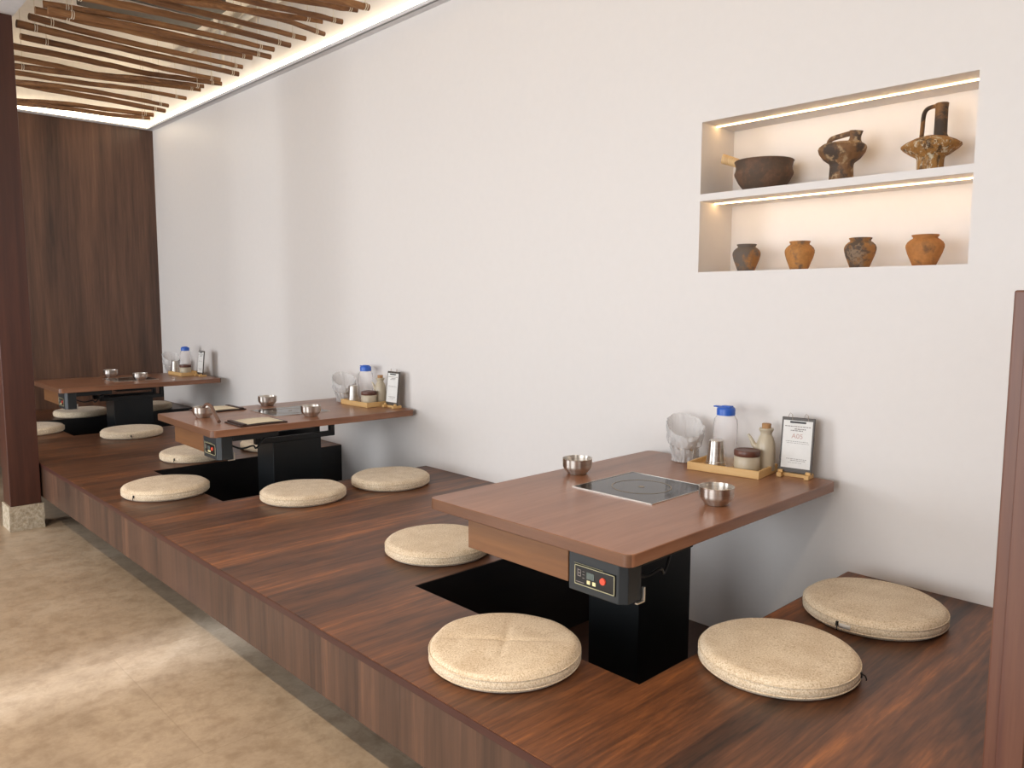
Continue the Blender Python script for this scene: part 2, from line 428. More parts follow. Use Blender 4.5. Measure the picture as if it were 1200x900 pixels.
# ------------------------------------------------------------------ tables
L, W = 1.262, .857
def make_table(label):
    t = thing('low_table', label, 'table', (0, 0, 0), 0, 'hotpot tables in the leg wells')
    MB().prism(rrect(L/2, W/2, .028), ZT-.037, ZT).build('tabletop', M['table'], t, bevel=.0025, smooth=True)
    tm = [c for c in bpy.data.objects if c.parent == t][-1].data; tm.materials.append(M['table_edge'])
    for p in tm.polygons:
        if abs(p.normal.x) > .6: p.material_index = 1
    MB().box(-.578, -.47, -.165, .282, ZT-.152, ZT-.037).build('apron', M['apron'], t, bevel=.0015, seg=1)
    # hob
    hb = MB().box(-.155, .195, -.155, .19, ZT-.03, ZT+.002).build('hob_glass', M['glass_black'], t, bevel=.001, seg=1)
    fr = MB()
    for a in ((-.158, .198, -.158, -.155), (-.158, .198, .190, .193), (-.158, -.155, -.155, .190), (.195, .198, -.155, .190)):
        fr.box(*a, ZT-.005, ZT+.003)
    fr.build('hob_frame', M['silver'], hb)
    rg = MB().lathe([(.104, .0022), (.108, .0022), (.108, .0028), (.104, .0028)], (.02, .0175, ZT), 64, closed=True)
    rg.lathe([(.0, .0028), (.012, .0028), (.012, .0022), (0, .0022)], (.02, .0175, ZT), 20)
    rg.build('cooking_ring', M['ring'], hb)
    MB().box(-.13, .17, -.135, .17, ZT-.085, ZT-.037).build('hob_housing', M['black_metal'], t, bevel=.004)
    # control box
    cb = MB(); y0, y1, x0, x1, c = -.372, -.168, -.578, -.500, .022
    cb.prism([(x0, y1), (x0, y0+c), (x0+c*.8, y0), (x1, y0), (x1, y1)], ZT-.171, ZT-.037)
    cb.build('control_box', M['box_black'], t, bevel=.003)
    MB().box(-.50, -.24, -.372, -.30, ZT-.075, ZT-.037).build('cable_tray', M['black_metal'], t, bevel=.004)
    pn = MB().box(x0-.004, x0+.002, -.343, -.193, ZT-.149, ZT-.088).build('control_panel', M['panel_black'], t, bevel=.0015, seg=1)
    ln = MB(); xa, xb = x0-.0052, x0-.0035
    for a in ((-.341, -.195, -.0915, -.0895), (-.341, -.195, -.147, -.145), (-.341, -.339, -.147, -.0895), (-.197, -.195, -.147, -.0895), (-.300, -.193, -.0855, -.0848)):
        ln.box(xa, xb, a[0], a[1], ZT+a[2], ZT+a[3])
    ln.build('panel_border', M['panel_line'], pn)
    dg = MB()
    for a in ((-.219, -.206, -.122, -.120), (-.219, -.217, -.122, -.102), (-.208, -.206, -.122, -.1), (-.219, -.206, -.104, -.102), (-.219, -.206, -.113, -.111), (-.232, -.225, -.106, -.1045), (-.232, -.225, -.115, -.1135), (-.232, -.225, -.125, -.1235), (-.23, -.2, -.1395, -.138)):
        dg.box(xa, xb, a[0], a[1], ZT+a[2], ZT+a[3])
    dg.build('panel_markings', M['ink'], pn)
    MB().box(xa, xb, -.268, -.240, ZT-.123, ZT-.104).build('display', M['lcd'], pn)
    rx = Matrix.Rotation(-PI/2, 4, 'Y')
    MB().lathe([(0, .004), (.0095, .004), (.0105, 0), (0, 0)], (x0-.004, -.300, ZT-.116), 24, rx).build('power_button', M['red'], pn, smooth=True)
    for yy in (-.2475, -.268):
        MB().box(x0-.006, x0-.0035, yy-.006, yy+.006, ZT-.138, ZT-.127).build('key_button', M['cream_key'], pn, bevel=.001)
    hk = MB().box(-.53, -.494, -.382, -.372, ZT-.175, ZT-.170).box(-.500, -.494, -.382, -.372, ZT-.175, ZT-.132)
    hk.build('bag_hook', M['silver'], t, bevel=.001)
    MB().tube(catmull([(-.50, -.33, ZT-.10), (-.44, -.34, ZT-.125), (-.38, -.35, ZT-.115), (-.36, -.35, ZT-.13), (-.30, -.33, ZT-.08), (-.2, -.25, ZT-.05)], 6), .005, 8).build('cable', M['black_metal'], t, smooth=True)
    # pedestal with two rails
    MB().box(-.155, .155, -.11, .11, .004, .592).build('pedestal', M['black_metal'], t, bevel=.002)
    for s in (-1, 1):
        y = s*.095
        r = MB().box(-.26, .25, y-.014, y+.014, .592, .622).box(-.26, -.23, y-.014, y+.014, .6, ZT-.037).box(.22, .25, y-.014, y+.014, .6, ZT-.037)
        r.build('support_rail', M['black_metal'], t, bevel=.001)
    return t
T = [(-.672, 1.67, .0096), (-.645, 4.3485, -.0288), (-.700, 7.079, -.0044)]
t1 = make_table('low walnut hotpot table nearest the camera with black control box')
t2 = dup(t1, (T[1][0], T[1][1], 0), T[1][2], 'low walnut hotpot table in the middle holding two cream order sheets')
t3 = dup(t1, (T[2][0], T[2][1], 0), T[2][2], 'low walnut hotpot table farthest away beside the dark wood back wall')
t1.location = (T[0][0], T[0][1], 0); t1.rotation_euler = (0, 0, T[0][2])

# ------------------------------------------------------------------ cushions
def cushion_mesh(crease=False):
    R, Tk = .217, .054
    prof = [(0, Tk+.004)] + [(r, Tk+.004-.0035*(r/.2)**2) for r in [.012*i for i in range(1, 17)]]
    prof += [(.200, Tk-.001), (.207, Tk-.005), (.212, Tk-.011), (.2145, Tk-.017), (.2155, Tk-.022), (.217, .028), (.216, .018), (.211, .007), (.203, .001), (.19, 0), (0, 0)]
    m = MB().lathe(prof, seg=96)
    for v in m.bm.verts:
        p = v.co; r = math.hypot(p.x, p.y)
        k = noise.noise(Vector((p.x*9, p.y*9, p.z*6+(3 if crease else 0))))
        if p.z > .03: p.z += .002*k
        if r > .15: p.x *= 1+.006*k; p.y *= 1+.006*k
        if crease and p.z > .04 and r < .205:
            for a, dp in ((.35, .0035), (1.95, .0045)):
                d = abs(-p.x*math.sin(a)+p.y*math.cos(a))
                p.z -= dp*math.exp(-(d/.010)**2)*(1-r/.24)
            p.z += .004*math.sin(2*math.atan2(p.y, p.x)-.7*2)*(r/.2)
    return m
def make_cushion(label, crease=False, zip_=True, label_tag=False):
    c = thing('floor_cushion', label, 'cushion', (0, 0, ZD), 0, 'round linen floor cushions')
    cv = cushion_mesh(crease).build('cushion_cover', M['fabric'], c, smooth=True, angle=180)
    m = MB()
    for z, r in ((.0385, .2153), (.013, .2148)):
        m.lathe([(r+.0018*math.cos(a), z+.0018*math.sin(a)) for a in [2*PI*k/8 for k in range(8)]], seg=96, closed=True)
    m.build('piping', M['fabric'], c, smooth=True)
    if zip_:
        z = MB().box(.213, .2205, -.004, .004, .020, .034).tube([(.219, 0, .030), (.226, .004, .026), (.230, .006, .016), (.229, .008, .012)], .002, 8)
        z.build('zip_pull', M['zip'], c, bevel=.0008)
    if label_tag:
        q = MB(); n = 8
        for k in range(n):
            a0, a1 = .03+.16*k/n, .03+.16*(k+1)/n
            f = [q.bm.verts.new((.2185*math.cos(a), .2185*math.sin(a), zz)) for a, zz in ((a0, .018), (a1, .018), (a1, .032), (a0, .032))]
            q.bm.faces.new(f)
        bmesh.ops.remove_doubles(q.bm, verts=q.bm.verts, dist=1e-5)
        o = q.build('care_label', M['tag'], c, smooth=True)
        md = o.modifiers.new('th', 'SOLIDIFY'); md.thickness = .001
    return c
def ang(c, p): return math.atan2(p[1]-c[1], p[0]-c[0])
CU = [  # x, y, zip angle or None, label
    (-.912, 1.011, (-.857, .793), 'round beige floor cushion in the right foreground with a black zip pull at its edge'),
    (-.948, 3.625, None, 'round beige floor cushion on the near side of the middle table, at the aisle end'),
    (-.433, 3.583, None, 'round beige floor cushion on the near side of the middle table, at the wall end'),
    (-1.429, 4.216, (-1.648, 4.106), 'round beige floor cushion in front of the aisle end of the middle table'),
    (-.940, 5.055, (-1.149, 4.917), 'round beige floor cushion behind the middle table, half under its corner'),
    (-.400, 5.060, None, 'beige floor cushion glimpsed behind the pedestal of the middle table'),
    (-.958, 6.228, (-1.078, 5.883), 'round beige floor cushion on the near side of the farthest table'),
    (-.933, 7.650, None, 'round beige floor cushion beyond the farthest table, left of its pedestal'),
    (-1.476, 6.877, None, 'round beige floor cushion partly hidden behind the left pillar'),
    (-.359, 7.677, None, 'beige floor cushion beyond the farthest table, right of its pedestal'),
    (-.976, 2.462, None, 'round beige floor cushion beyond the nearest table, partly under its left corner'),
]
cz = make_cushion(CU[0][3]); cn = make_cushion(CU[1][3], zip_=False)
used = set()
for i, (x, y, zp, lab) in enumerate(CU):
    src = cz if zp else cn
    if src in used: o = dup(src, (x, y, ZD), 0, lab)
    else: o = src; used.add(src); o.location = (x, y, ZD); o['label'] = lab
    o.rotation_euler = (0, 0, ang((x, y), zp) if zp else i*1.3)
o = make_cushion('round beige floor cushion with a cross crease in front of the nearest table', crease=True, zip_=False)
o.location = (-1.443, 1.562, ZD); o.rotation_euler = (0, 0, .35)
o = make_cushion('round beige floor cushion at the right against the white wall with a small label', label_tag=True)
o.location = (-.356, .969, ZD); o.rotation_euler = (0, 0, ang((-.356, .969), (-.577, .994)))

# ------------------------------------------------------------------ bowls
def make_bowl(label):
    m = MB().lathe([(0, .003), (.030, .003), (.034, 0), (.038, .002), (.039, .006), (.052, .020), (.0555, .026), (.057, .032), (.0575, .058), (.0583, .0605), (.0568, .0615),
                    (.0552, .058), (.0545, .032), (.052, .026), (.036, .010), (.0, .007)], seg=64)
    o = m.build('steel_bowl', M['steel'], smooth=True, angle=60)
    return tag(o, label, 'bowl', 'steel bowls on the tables')
DC = Vector((.63, .74, 0))*.035
b1 = make_bowl('steel bowl on the nearest table left of the hob')
BW = [((-.673, 1.973), None), ((-.687, 1.346), 'steel bowl on the nearest table near its right long edge'),
      ((-.631, 4.669), 'steel bowl on the middle table beyond the hob'), ((-.66, 4.062), 'steel bowl on the middle table at its near long edge'),
      ((-1.141, 4.434), 'steel bowl on the middle table with a wooden spoon leaning in it'),
      ((-.760, 7.40), 'steel bowl on the farthest table, the left one of two'), ((-.671, 6.915), 'steel bowl on the farthest table, the right one of two')]
for p, lab in BW:
    o = b1
    if lab: o = b1.copy(); COL.objects.link(o); o['label'] = lab
    z = ZT
    o.location = (p[0]+DC.x, p[1]+DC.y, z+.0005)
# spoon in the bowl
bx, by = BW[4][0][0]+DC.x, BW[4][0][1]+DC.y
sp = thing('soup_spoon', 'wooden soup spoon lying across a steel bowl on the middle table', 'spoon', (bx, by, ZT))
pts = catmull([(-.01, -.005, .022), (.012, .02, .055), (.018, -.01, .075), (.01, -.09, .072), (-.012, -.19, .045), (-.035, -.30, .012)], 8)
n_ = len(pts)
MB().tube(pts, [.0075+.003*(k/n_) for k in range(n_)], 10).build('handle', M['spoonwood'], sp, smooth=True)
s = MB().lathe([(0, -.006), (.014, -.004), (.022, .003), (.024, .009), (.022, .009), (.013, 0), (0, -.003)], (-.012, -.008, .020), 24)
s.build('spoon_head', M['steel'], sp, smooth=True)
# order sheets
def order(label, loc, rz, flip):
    o = thing('order_clipboard', label, 'menu', loc, rz, 'order clipboards on the middle table')
    MB().box(-.135, .135, -.105, .105, 0, .006).build('board', M['menu'], o, bevel=.0015)
    e = -1 if flip else 1
    MB().box(e*.108-.012, e*.108+.012, -.105, .105, .006, .014).build('clip_bar', M['menu'], o, bevel=.003)
    p = MB(); n = 14
    vs = [[p.bm.verts.new((e*(.098-.215*k/n), yy, .0075+.006*math.sin(k/n*PI)*(.6+.4*math.sin(yy*30)))) for yy in (-.09, -.03, .03, .09)] for k in range(n+1)]
    for a, b in zip(vs, vs[1:]):
        for k in range(3): p.bm.faces.new((a[k], a[k+1], b[k+1], b[k]))
    q = p.build('paper', M['paper_cream'], o, smooth=True)
    md = q.modifiers.new('th', 'SOLIDIFY'); md.thickness = .0015; md.offset = 1
order('dark brown clipboard with cream order sheet at the near edge of the middle table', (-.985, 4.068, ZT+.0006), -.02, True)
order('dark brown clipboard with cream order sheet behind the spoon bowl', (-.93, 4.706, ZT+.0006), .02, False)

# ------------------------------------------------------------------ condiment sets
def make_tray(label):
    t = thing('condiment_tray', label, 'tray', (0, 0, 0), 0, 'bamboo condiment trays')
    MB().box(-.094, .094, -.147, .147, .004, .011).build('tray_base', M['bamboo'], t)
    for nm, a in (('tray_side', (-.095, -.086, -.148, .148)), ('tray_side', (.086, .095, -.148, .148)), ('tray_end', (-.086, .086, -.148, -.139)), ('tray_end', (-.086, .086, .139, .148))):
        MB().box(a[0], a[1], a[2], a[3], 0, .031).build(nm, M['bamboo'], t, bevel=.0015)
    return t
def make_cup(label):
    m = MB().lathe([(0, .112), (.0255, .112), (.028, .1095), (.0355, .030), (.0355, .0285), (.0375, .026), (.038, 0), (.0365, 0), (.034, .026), (.027, .106), (0, .108)], seg=48)
    o = m.build('steel_cup', M['steel'], smooth=True, angle=35)
    return tag(o, label, 'cup', 'upturned steel cups in the trays')
def make_jar(label):
    j = thing('condiment_jar', label, 'jar', (0, 0, 0), 0, 'condiment jars in the trays')
    MB().lathe([(0, 0), (.0465, 0), (.0485, .003), (.0485, .060), (.046, .063), (0, .063)], seg=48).build('jar_body', M['ceramic'], j, smooth=True)
    MB().lathe([(0, .0632), (.048, .0632), (.050, .066), (.050, .082), (.048, .086), (.040, .087), (.038, .0855), (0, .0855)], seg=48).build('lid', M['jarlid'], j, smooth=True)
    return j
def make_bottle(label):
    j = thing('water_bottle', label, 'bottle', (0, 0, 0), 0, 'clear water bottles in the trays')
    m = MB(); prof = [(0, .001), (.043, .0), (.047, .006), (.0475, .03), (.0455, .036), (.0475, .042), (.0475, .165), (.045, .185), (.036, .199), (.034, .203), (.034, .212)]
    m.lathe(prof, seg=48)
    for v in m.bm.verts:      # grip recess down one side
        if .05 < v.co.z < .16:
            a = math.atan2(v.co.y, v.co.x)
            k = math.exp(-((a+1.35)/.28)**2)
            v.co.x *= 1-.22*k; v.co.y *= 1-.22*k
    m.build('bottle_body', M['clear'], j, smooth=True)
    MB().lathe([(0, .2355), (.030, .2355), (.0345, .232), (.0365, .226), (.0365, .203), (.0345, .203), (.0345, .22), (0, .22)], seg=36).build('cap', M['blue'], j, smooth=True)
    MB().box(-.012, .012, .0, .052, .232, .237).box(-.014, .014, -.026, .014, .235, .241).build('cap_spout', M['blue'], j, bevel=.003)
    return j
def make_pot(label):
    j = thing('oil_pot', label, 'oil pot', (0, 0, 0), 0, 'ceramic oil pots in the trays')
    MB().lathe([(0, 0), (.034, 0), (.035, .004), (.0365, .04), (.037, .075), (.035, .105), (.028, .128), (.0215, .140), (.021, .146), (.027, .158), (.0285, .163), (.027, .166), (.018, .166), (.016, .15), (0, .15)], seg=48).build('pot_body', M['ceramic'], j, smooth=True, angle=70)
    MB().tube(catmull([(0, .030, .085), (0, .048, .098), (0, .057, .116), (0, .070, .136)], 6), [.013-.0085*k/18 for k in range(19)], 14).build('spout', M['ceramic'], j, smooth=True)
    MB().lathe([(0, .184), (.016, .184), (.0175, .182), (.0165, .160), (0, .160)], seg=24).build('cork', M['cork'], j, smooth=True, angle=50)
    return j
def text_mesh(s, size):
    cu = bpy.data.curves.new('txt', 'FONT'); cu.body = s; cu.size = size; cu.align_x = 'CENTER'; cu.extrude = .0002
    ob = bpy.data.objects.new('txt', cu); COL.objects.link(ob)
    bpy.context.view_layer.update()
    me = bpy.data.meshes.new_from_object(ob.evaluated_get(bpy.context.evaluated_depsgraph_get()))
    bpy.data.objects.remove(ob); return me
def make_sign(label, number):
    """board stands in the YZ plane facing -X"""
    j = thing('table_sign', label, 'sign', (0, 0, 0), 0, 'clipboard signs on wooden feet')
    tl = Matrix.Translation((0, 0, .016)) @ Matrix.Rotation(math.radians(6), 4, 'Y')
    bd = MB().box(-.004, .004, -.062, .062, 0, .212, tl).build('board', M['board'], j, bevel=.002)
    MB().box(-.0052, -.0038, -.055, .055, .018, .200, tl).build('paper', M['paper'], bd)
    k = MB()
    for z, y0, y1, h in ((.176, -.048, .05, .003), (.166, -.03, .012, .004), (.160, -.02, .026, .003), (.119, -.042, .042, .0018), (.113, -.046, .04, .0012), (.052, -.04, .036, .002), (.046, -.036, .02, .002), (.038, -.022, .03, .0012)):
        y = y0; 
        while y < y1:
            w_ = random.uniform(.004, .011); k.box(-.0056, -.005, y, min(y+w_, y1), z, z+h, tl); y += w_+.002
    k.build('small_print', M['ink'], bd)
    if number:
        me = text_mesh(number, .026); me.materials.append(M['ink_pink'])
        q = bpy.data.objects.new('table_number', me); COL.objects.link(q); q.parent = bd
        q.matrix_local = tl @ Matrix.Translation((-.0056, 0, .132)) @ Matrix(((0, 0, -1, 0), (-1, 0, 0, 0), (0, 1, 0, 0), (0, 0, 0, 1)))
    c = MB().box(-.008, -.004, -.03, .03, .190, .197, tl)
    c.build('clip', M['zip'], bd, bevel=.001)
    c = MB()
    for y in (-.03, .03):
        c.tube([tl @ Vector(p) for p in ((-.005, y-.008, .2), (-.002, y-.005, .222), (.001, y+.004, .228), (.003, y+.01, .218), (.004, y+.01, .2))], .0009, 6)
    c.build('clip_wire', M['wire'], bd, smooth=True)
    for y in (-.052, .052):
        MB().box(-.032, .032, y-.009, y+.009, 0, .016).box(-.017, -.006, y-.009, y+.009, .016, .026).build('foot', M['bamboo'], j, bevel=.0015)
    MB().box(-.005, .010, -.043, .043, 0, .013).build('rail', M['bamboo'], j, bevel=.001)
    return j
def make_bin(label, seed=0.):
    j = thing('waste_bowl', label, 'waste bowl', (0, 0, 0), 0, 'bag lined waste bowls')
    MB().lathe([(0, .004), (.034, .004), (.036, 0), (.039, .003), (.058, .058), (.062, .09), (.0635, .092), (.0605, .09), (.056, .058), (.036, .008), (0, .007)], seg=48).build('steel_liner', M['steel'], j, smooth=True)
    m = MB(); seg = 110
    prof = [(.0, .010, 0), (.030, .012, 0), (.046, .04, .1), (.054, .07, .3), (.060, .10, .7), (.065, .125, 1.), (.069, .140, 1.2), (.072, .148, 1.25), (.0745, .151, 1.27), (.077, .148, 1.22), (.0765, .138, 1.1), (.075, .122, .95), (.072, .105, .75), (.071, .09, .6), (.070, .078, .5), (.066, .074, .5), (.0575, .073, .45), (.057, .055, .2), (.055, .04, .1), (.052, .025, .05), (.050, .012, 0), (.054, .002, 0)]
    rings = []
    for i, (r, z, tlt) in enumerate(prof):
        ring = []
        for k in range(seg):
            a = 2*PI*k/seg
            ux, uy = math.cos(a), math.sin(a)
            nn = noise.noise(Vector((ux*2.+seed, uy*2., z*20)))
            n2 = 1-2*abs(noise.noise(Vector((ux*3.6+seed, uy*3.6+i*.03, z*30+9))))
            n3 = 1-2*abs(noise.noise(Vector((ux*8+seed, uy*8, z*62+3))))
            amp = 0 if i < 2 else (.8 if i >= 9 else .55)
            rr = max(.002, r+amp*(.008*nn+.009*(n2-.5)+.005*(n3-.5)))
            ca = -ux*.66-uy*.75                            # >0 on the side towards the room and camera
            zz = z-tlt*(.032*ca)+amp*(.004*n2+.002*n3)*(z > .02)
            ring.append(m.bm.verts.new((rr*ux, rr*uy, max(.0015, zz))))
        rings.append(ring)
    for a, b in zip(rings, rings[1:]):
        for k in range(seg): m.bm.faces.new((a[k], b[k], b[(k+1) % seg], a[(k+1) % seg]))
    m.build('plastic_bag', M['bag'], j, smooth=True, angle=38)
    return j
nm = ['nearest', 'middle', 'farthest']
tray = make_tray(''); cup = make_cup(''); jar = make_jar(''); bot = make_bottle(''); pot = make_pot(''); bin_ = make_bin('', .0)
SETS = [
    dict(tray=((-.157, 1.617), .126), cup=(-.208, 1.661), bottle=(-.125, 1.671), jar=(-.180, 1.540), pot=(-.098, 1.507), bag=(-.135, 1.855), sign=((-.088, 1.388), .05)),
    dict(tray=((-.115, 4.313), .03), cup=(-.165, 4.381), bottle=(-.082, 4.363), jar=(-.150, 4.224), pot=(-.066, 4.219), bag=(-.135, 4.545), sign=((-.080, 4.075), .02)),
    dict(tray=((-.175, 7.195), .03), cup=(-.225, 7.300), bottle=(-.140, 7.270), jar=(-.200, 7.125), pot=(-.110, 7.10), bag=(-.185, 7.50), sign=((-.135, 6.955), .0)),
]
tl_ = ['light bamboo condiment tray on the nearest table by the white wall', 'light bamboo condiment tray at the wall end of the middle table', 'light bamboo condiment tray at the wall end of the farthest table']
zi = ZT+.0115
for i, S_ in enumerate(SETS):
    def put(src, name, p, z, rz, lab):
        o = src if i == 0 else dup(src, (0, 0, 0), 0, lab)
        o.location = (p[0], p[1], z); o.rotation_euler = (0, 0, rz); o['label'] = lab; return o
    put(tray, 'tray', S_['tray'][0], ZT+.0005, S_['tray'][1], tl_[i])
    put(cup, 'cup', S_['cup'], zi, 0, 'upturned steel cup in the tray on the %s table' % nm[i])
    put(jar, 'jar', S_['jar'], zi, 0, 'cream ceramic jar with dark wooden lid on the %s table' % nm[i])
    put(bot, 'bottle', S_['bottle'], zi, 0, 'clear water bottle with blue cap on the %s table' % nm[i])
    if i < 2: put(pot, 'pot', S_['pot'], zi, .25, 'cream ceramic oil pot with cork stopper on the %s table' % nm[i])
    put(bin_, 'bag', S_['bag'], ZT+.0005, i*.4, 'small steel waste bowl lined with a clear plastic bag on the %s table' % nm[i])
sg = make_sign('clipboard table sign on wooden feet on the nearest table', 'A05')
sg.location = (SETS[0]['sign'][0][0], SETS[0]['sign'][0][1], ZT+.0005); sg.rotation_euler = (0, 0, SETS[0]['sign'][1]+.1)
for i in (1, 2):
    o = dup(sg, (SETS[i]['sign'][0][0], SETS[i]['sign'][0][1], ZT+.0005), SETS[i]['sign'][1], 'clipboard table sign on wooden feet on the %s table' % nm[i])
for o in [q for q in bpy.data.objects if q.name.startswith('table_number.')]: bpy.data.objects.remove(o)

# ------------------------------------------------------------------ niche pottery
zu, zl = SH1+.0005, NZ0+.0005
# saucepan
PM = mk_pot('clay_dark', '6E523F', '574639', .50, 2.3)
p = thing('clay_pan', 'wide dark clay pan with pale bound handle on the upper niche shelf', 'pan', (.125, 1.681, zu))
MB().lathe([(0, 0), (.070, 0), (.075, .004), (.100, .036), (.116, .066), (.1175, .074), (.113, .086), (.111, .098), (.1155, .118), (.1185, .122), (.116, .125), (.110, .120), (.106, .098), (.108, .080), (.09, .036), (.066, .010), (0, .008)], seg=64).build('pan_body', PM, p, smooth=True, angle=60)
hm = wood('handle_binding', ['B98F5E', 'D2AE7C', 'E2C698'], (6, 90, 6), .6)
MB().tube([(-.01, .098, .121), (-.018, .115, .129), (-.030, .142, .140), (-.040, .168, .150), (-.042, .172, .151)], [.017, .0185, .0195, .0205, .018], 20).build('handle', hm, p, smooth=True, angle=60)
# jug
JM = mk_pot('clay_jug', '85603E', '4C3E34', .47, 7.9, pale='A58A68')
p = thing('spouted_jug', 'squat brown clay jug with loop handle, middle of the upper niche shelf', 'jug', (.11, 1.35, zu))
MB().lathe([(0, 0), (.043, 0), (.0445, .003), (.042, .062), (.045, .072), (.066, .088), (.082, .110), (.087, .126), (.084, .134), (.072, .143), (.045, .149), (0, .151)], seg=64).build('jug_body', JM, p, smooth=True, angle=60)
MB().lathe([(0, 0), (.027, 0), (.021, .014), (.0195, .026), (.0225, .040), (.0245, .044), (.021, .044), (.016, .03), (0, .03)], (-.01, -.050, .140), 28, Matrix.Rotation(.12, 4, 'X')).build('spout', JM, p, smooth=True, angle=60)
MB().tube(catmull([(-.005, .048, .144), (-.005, .050, .156), (-.005, .040, .168), (-.008, .01, .173), (-.01, -.035, .178)], 6), .0075, 12, flat=(1.3, .8)).build('handle', JM, p, smooth=True)
# tall vase
VM = mk_pot('clay_vase', 'A8783E', '4C3826', .43, 4.4, streak=(2.6, 2.6, .9), pale='C9BCA2')
VN = mk_pot('clay_neck', '8C6239', '43352B', .55, 1.4)
p = thing('disc_vase', 'clay vase with flat disc body, tall neck and looped handle, right on the upper shelf', 'vase', (.11, 1.034, zu))
MB().lathe([(0, 0), (.044, 0), (.0455, .003), (.0425, .010), (.0435, .048), (.047, .055), (.066, .066), (.089, .083), (.0965, .091), (.096, .096), (.082, .106), (.055, .119), (.025, .127), (0, .128)], seg=64).build('vase_body', VM, p, smooth=True, angle=60)
MB().lathe([(0, 0), (.026, 0), (.021, .010), (.0205, .05), (.0205, .10), (.022, .114), (.0195, .116), (.016, .10), (0, .1)], (-.005, -.030, .118), 28).build('neck', VN, p, smooth=True, angle=60)
MB().tube(catmull([(-.005, .032, .118), (-.005, .030, .16), (-.005, .028, .20), (-.005, .020, .219), (-.005, .004, .226), (-.005, -.018, .227)], 6), .0085, 12, flat=(.8, 1.25)).build('handle', VN, p, smooth=True)
# four small jars
JP = [(0, 0), (.033, 0), (.035, .003), (.042, .022), (.052, .048), (.0575, .070), (.0575, .079), (.053, .090), (.044, .099), (.0375, .103), (.0365, .107), (.0405, .113), (.0415, .116), (.0385, .117), (.033, .108), (.034, .1), (0, .06)]
for k, (y, sc, args, lab) in enumerate([
    (1.733, .985, ('A8743F', '665A50', .54, 1.1, (1, 1, 1), None), 'small mottled grey and brown clay jar, first from the left in the lower niche'),
    (1.499, .985, ('B98044', '6A5646', .42, 9.2, (1, 1, 1), None), 'small orange clay jar with a dark left flank, second in the lower niche'),
    (1.260, .985, ('A8743F', '56473B', .50, 5.6, (1, 1, 1), '86705A'), 'small brown clay jar with dark smudges, third in the lower niche'),
    (1.032, 1.08, ('B87A40', '7A5636', .35, 3.7, (1, 1, 1), None), 'larger plain orange clay jar at the right end of the lower niche')]):
    mt = mk_pot('clay_jar_%d' % k, *args)
    zs = .97 if k < 3 else .95
    o = MB().lathe([(r*sc, z*zs) for r, z in JP], seg=56).build('clay_jar', mt, smooth=True, angle=60, loc=(.10, y, zl), rot=(0, 0, 1.3*k))
    tag(o, lab, 'jar', 'clay jars in the lower niche')

# ------------------------------------------------------------------ hanging branches
ST = [
    (3.100, [(-1.594,4.232), (-0.457,4.009), (-0.272,3.973)]),
    (3.125, [(-1.613,4.492), (-0.550,4.194), (-0.258,4.111)]),
    (3.080, [(-1.602,4.406), (-0.805,4.286), (-0.564,4.249), (-0.281,4.244)]),
    (3.100, [(-1.616,4.798), (-1.080,4.609), (-0.757,4.494), (-0.339,4.373)]),
    (3.125, [(-1.618,4.579), (-0.937,4.565), (-0.500,4.557), (-0.179,4.627)]),
    (3.080, [(-1.584,4.672), (-1.125,4.681), (-0.722,4.688), (-0.296,4.660)]),
    (3.100, [(-1.581,4.944), (-1.410,4.926), (-1.049,4.887), (-0.688,4.882), (-0.275,4.900)]),
    (3.125, [(-1.621,5.294), (-1.219,5.189), (-0.746,5.130), (-0.272,5.133)]),
    (3.080, [(-1.607,5.253), (-1.194,5.183), (-0.745,5.138), (-0.278,5.174)]),
    (3.100, [(-1.644,5.374), (-1.094,5.337), (-0.657,5.353), (-0.332,5.345)]),
    (3.125, [(-1.625,5.600), (-1.299,5.661), (-0.868,5.692), (-0.517,5.694), (-0.244,5.684)]),
    (3.080, [(-1.686,5.636), (-1.405,5.639), (-0.863,5.712), (-0.507,5.722), (-0.263,5.708)]),
    (3.100, [(-1.604,5.939), (-1.106,5.987), (-0.617,6.071), (-0.270,6.013)]),
    (3.125, [(-1.630,6.279), (-1.572,6.288), (-1.113,6.352), (-0.746,6.409), (-0.525,6.322), (-0.172,6.210)]),
    (3.080, [(-1.596,6.410), (-1.546,6.424), (-1.302,6.489), (-1.003,6.557), (-0.764,6.357), (-0.545,6.273), (-0.314,6.214)]),
    (3.100, [(-1.594,6.752), (-1.209,6.642), (-0.940,6.566), (-0.603,6.464), (-0.256,6.422)]),
    (3.125, [(-1.640,7.047), (-1.424,7.003), (-0.964,6.909), (-0.615,6.810), (-0.198,6.871)]),
    (3.080, [(-1.608,7.157), (-1.414,7.049), (-1.096,6.871), (-0.638,6.951), (-0.287,7.038)]),
    (3.100, [(-1.630,7.133), (-1.378,7.214), (-1.112,7.299), (-0.660,7.312), (-0.211,7.316)]),
    (3.125, [(-1.609,8.161), (-1.230,7.925), (-0.884,7.710), (-0.550,7.679), (-0.191,7.659)]),
    (3.080, [(-1.618,7.960), (-1.247,7.847), (-0.880,7.736), (-0.543,7.711), (-0.238,7.616)]),
]
ORD = ['nearest', 'second', 'third', 'fourth', 'fifth', 'sixth', 'seventh', 'eighth', 'ninth', 'tenth', 'eleventh', 'twelfth', 'thirteenth', 'fourteenth', 'fifteenth', 'sixteenth', 'seventeenth', 'eighteenth', 'nineteenth', 'second last', 'last']
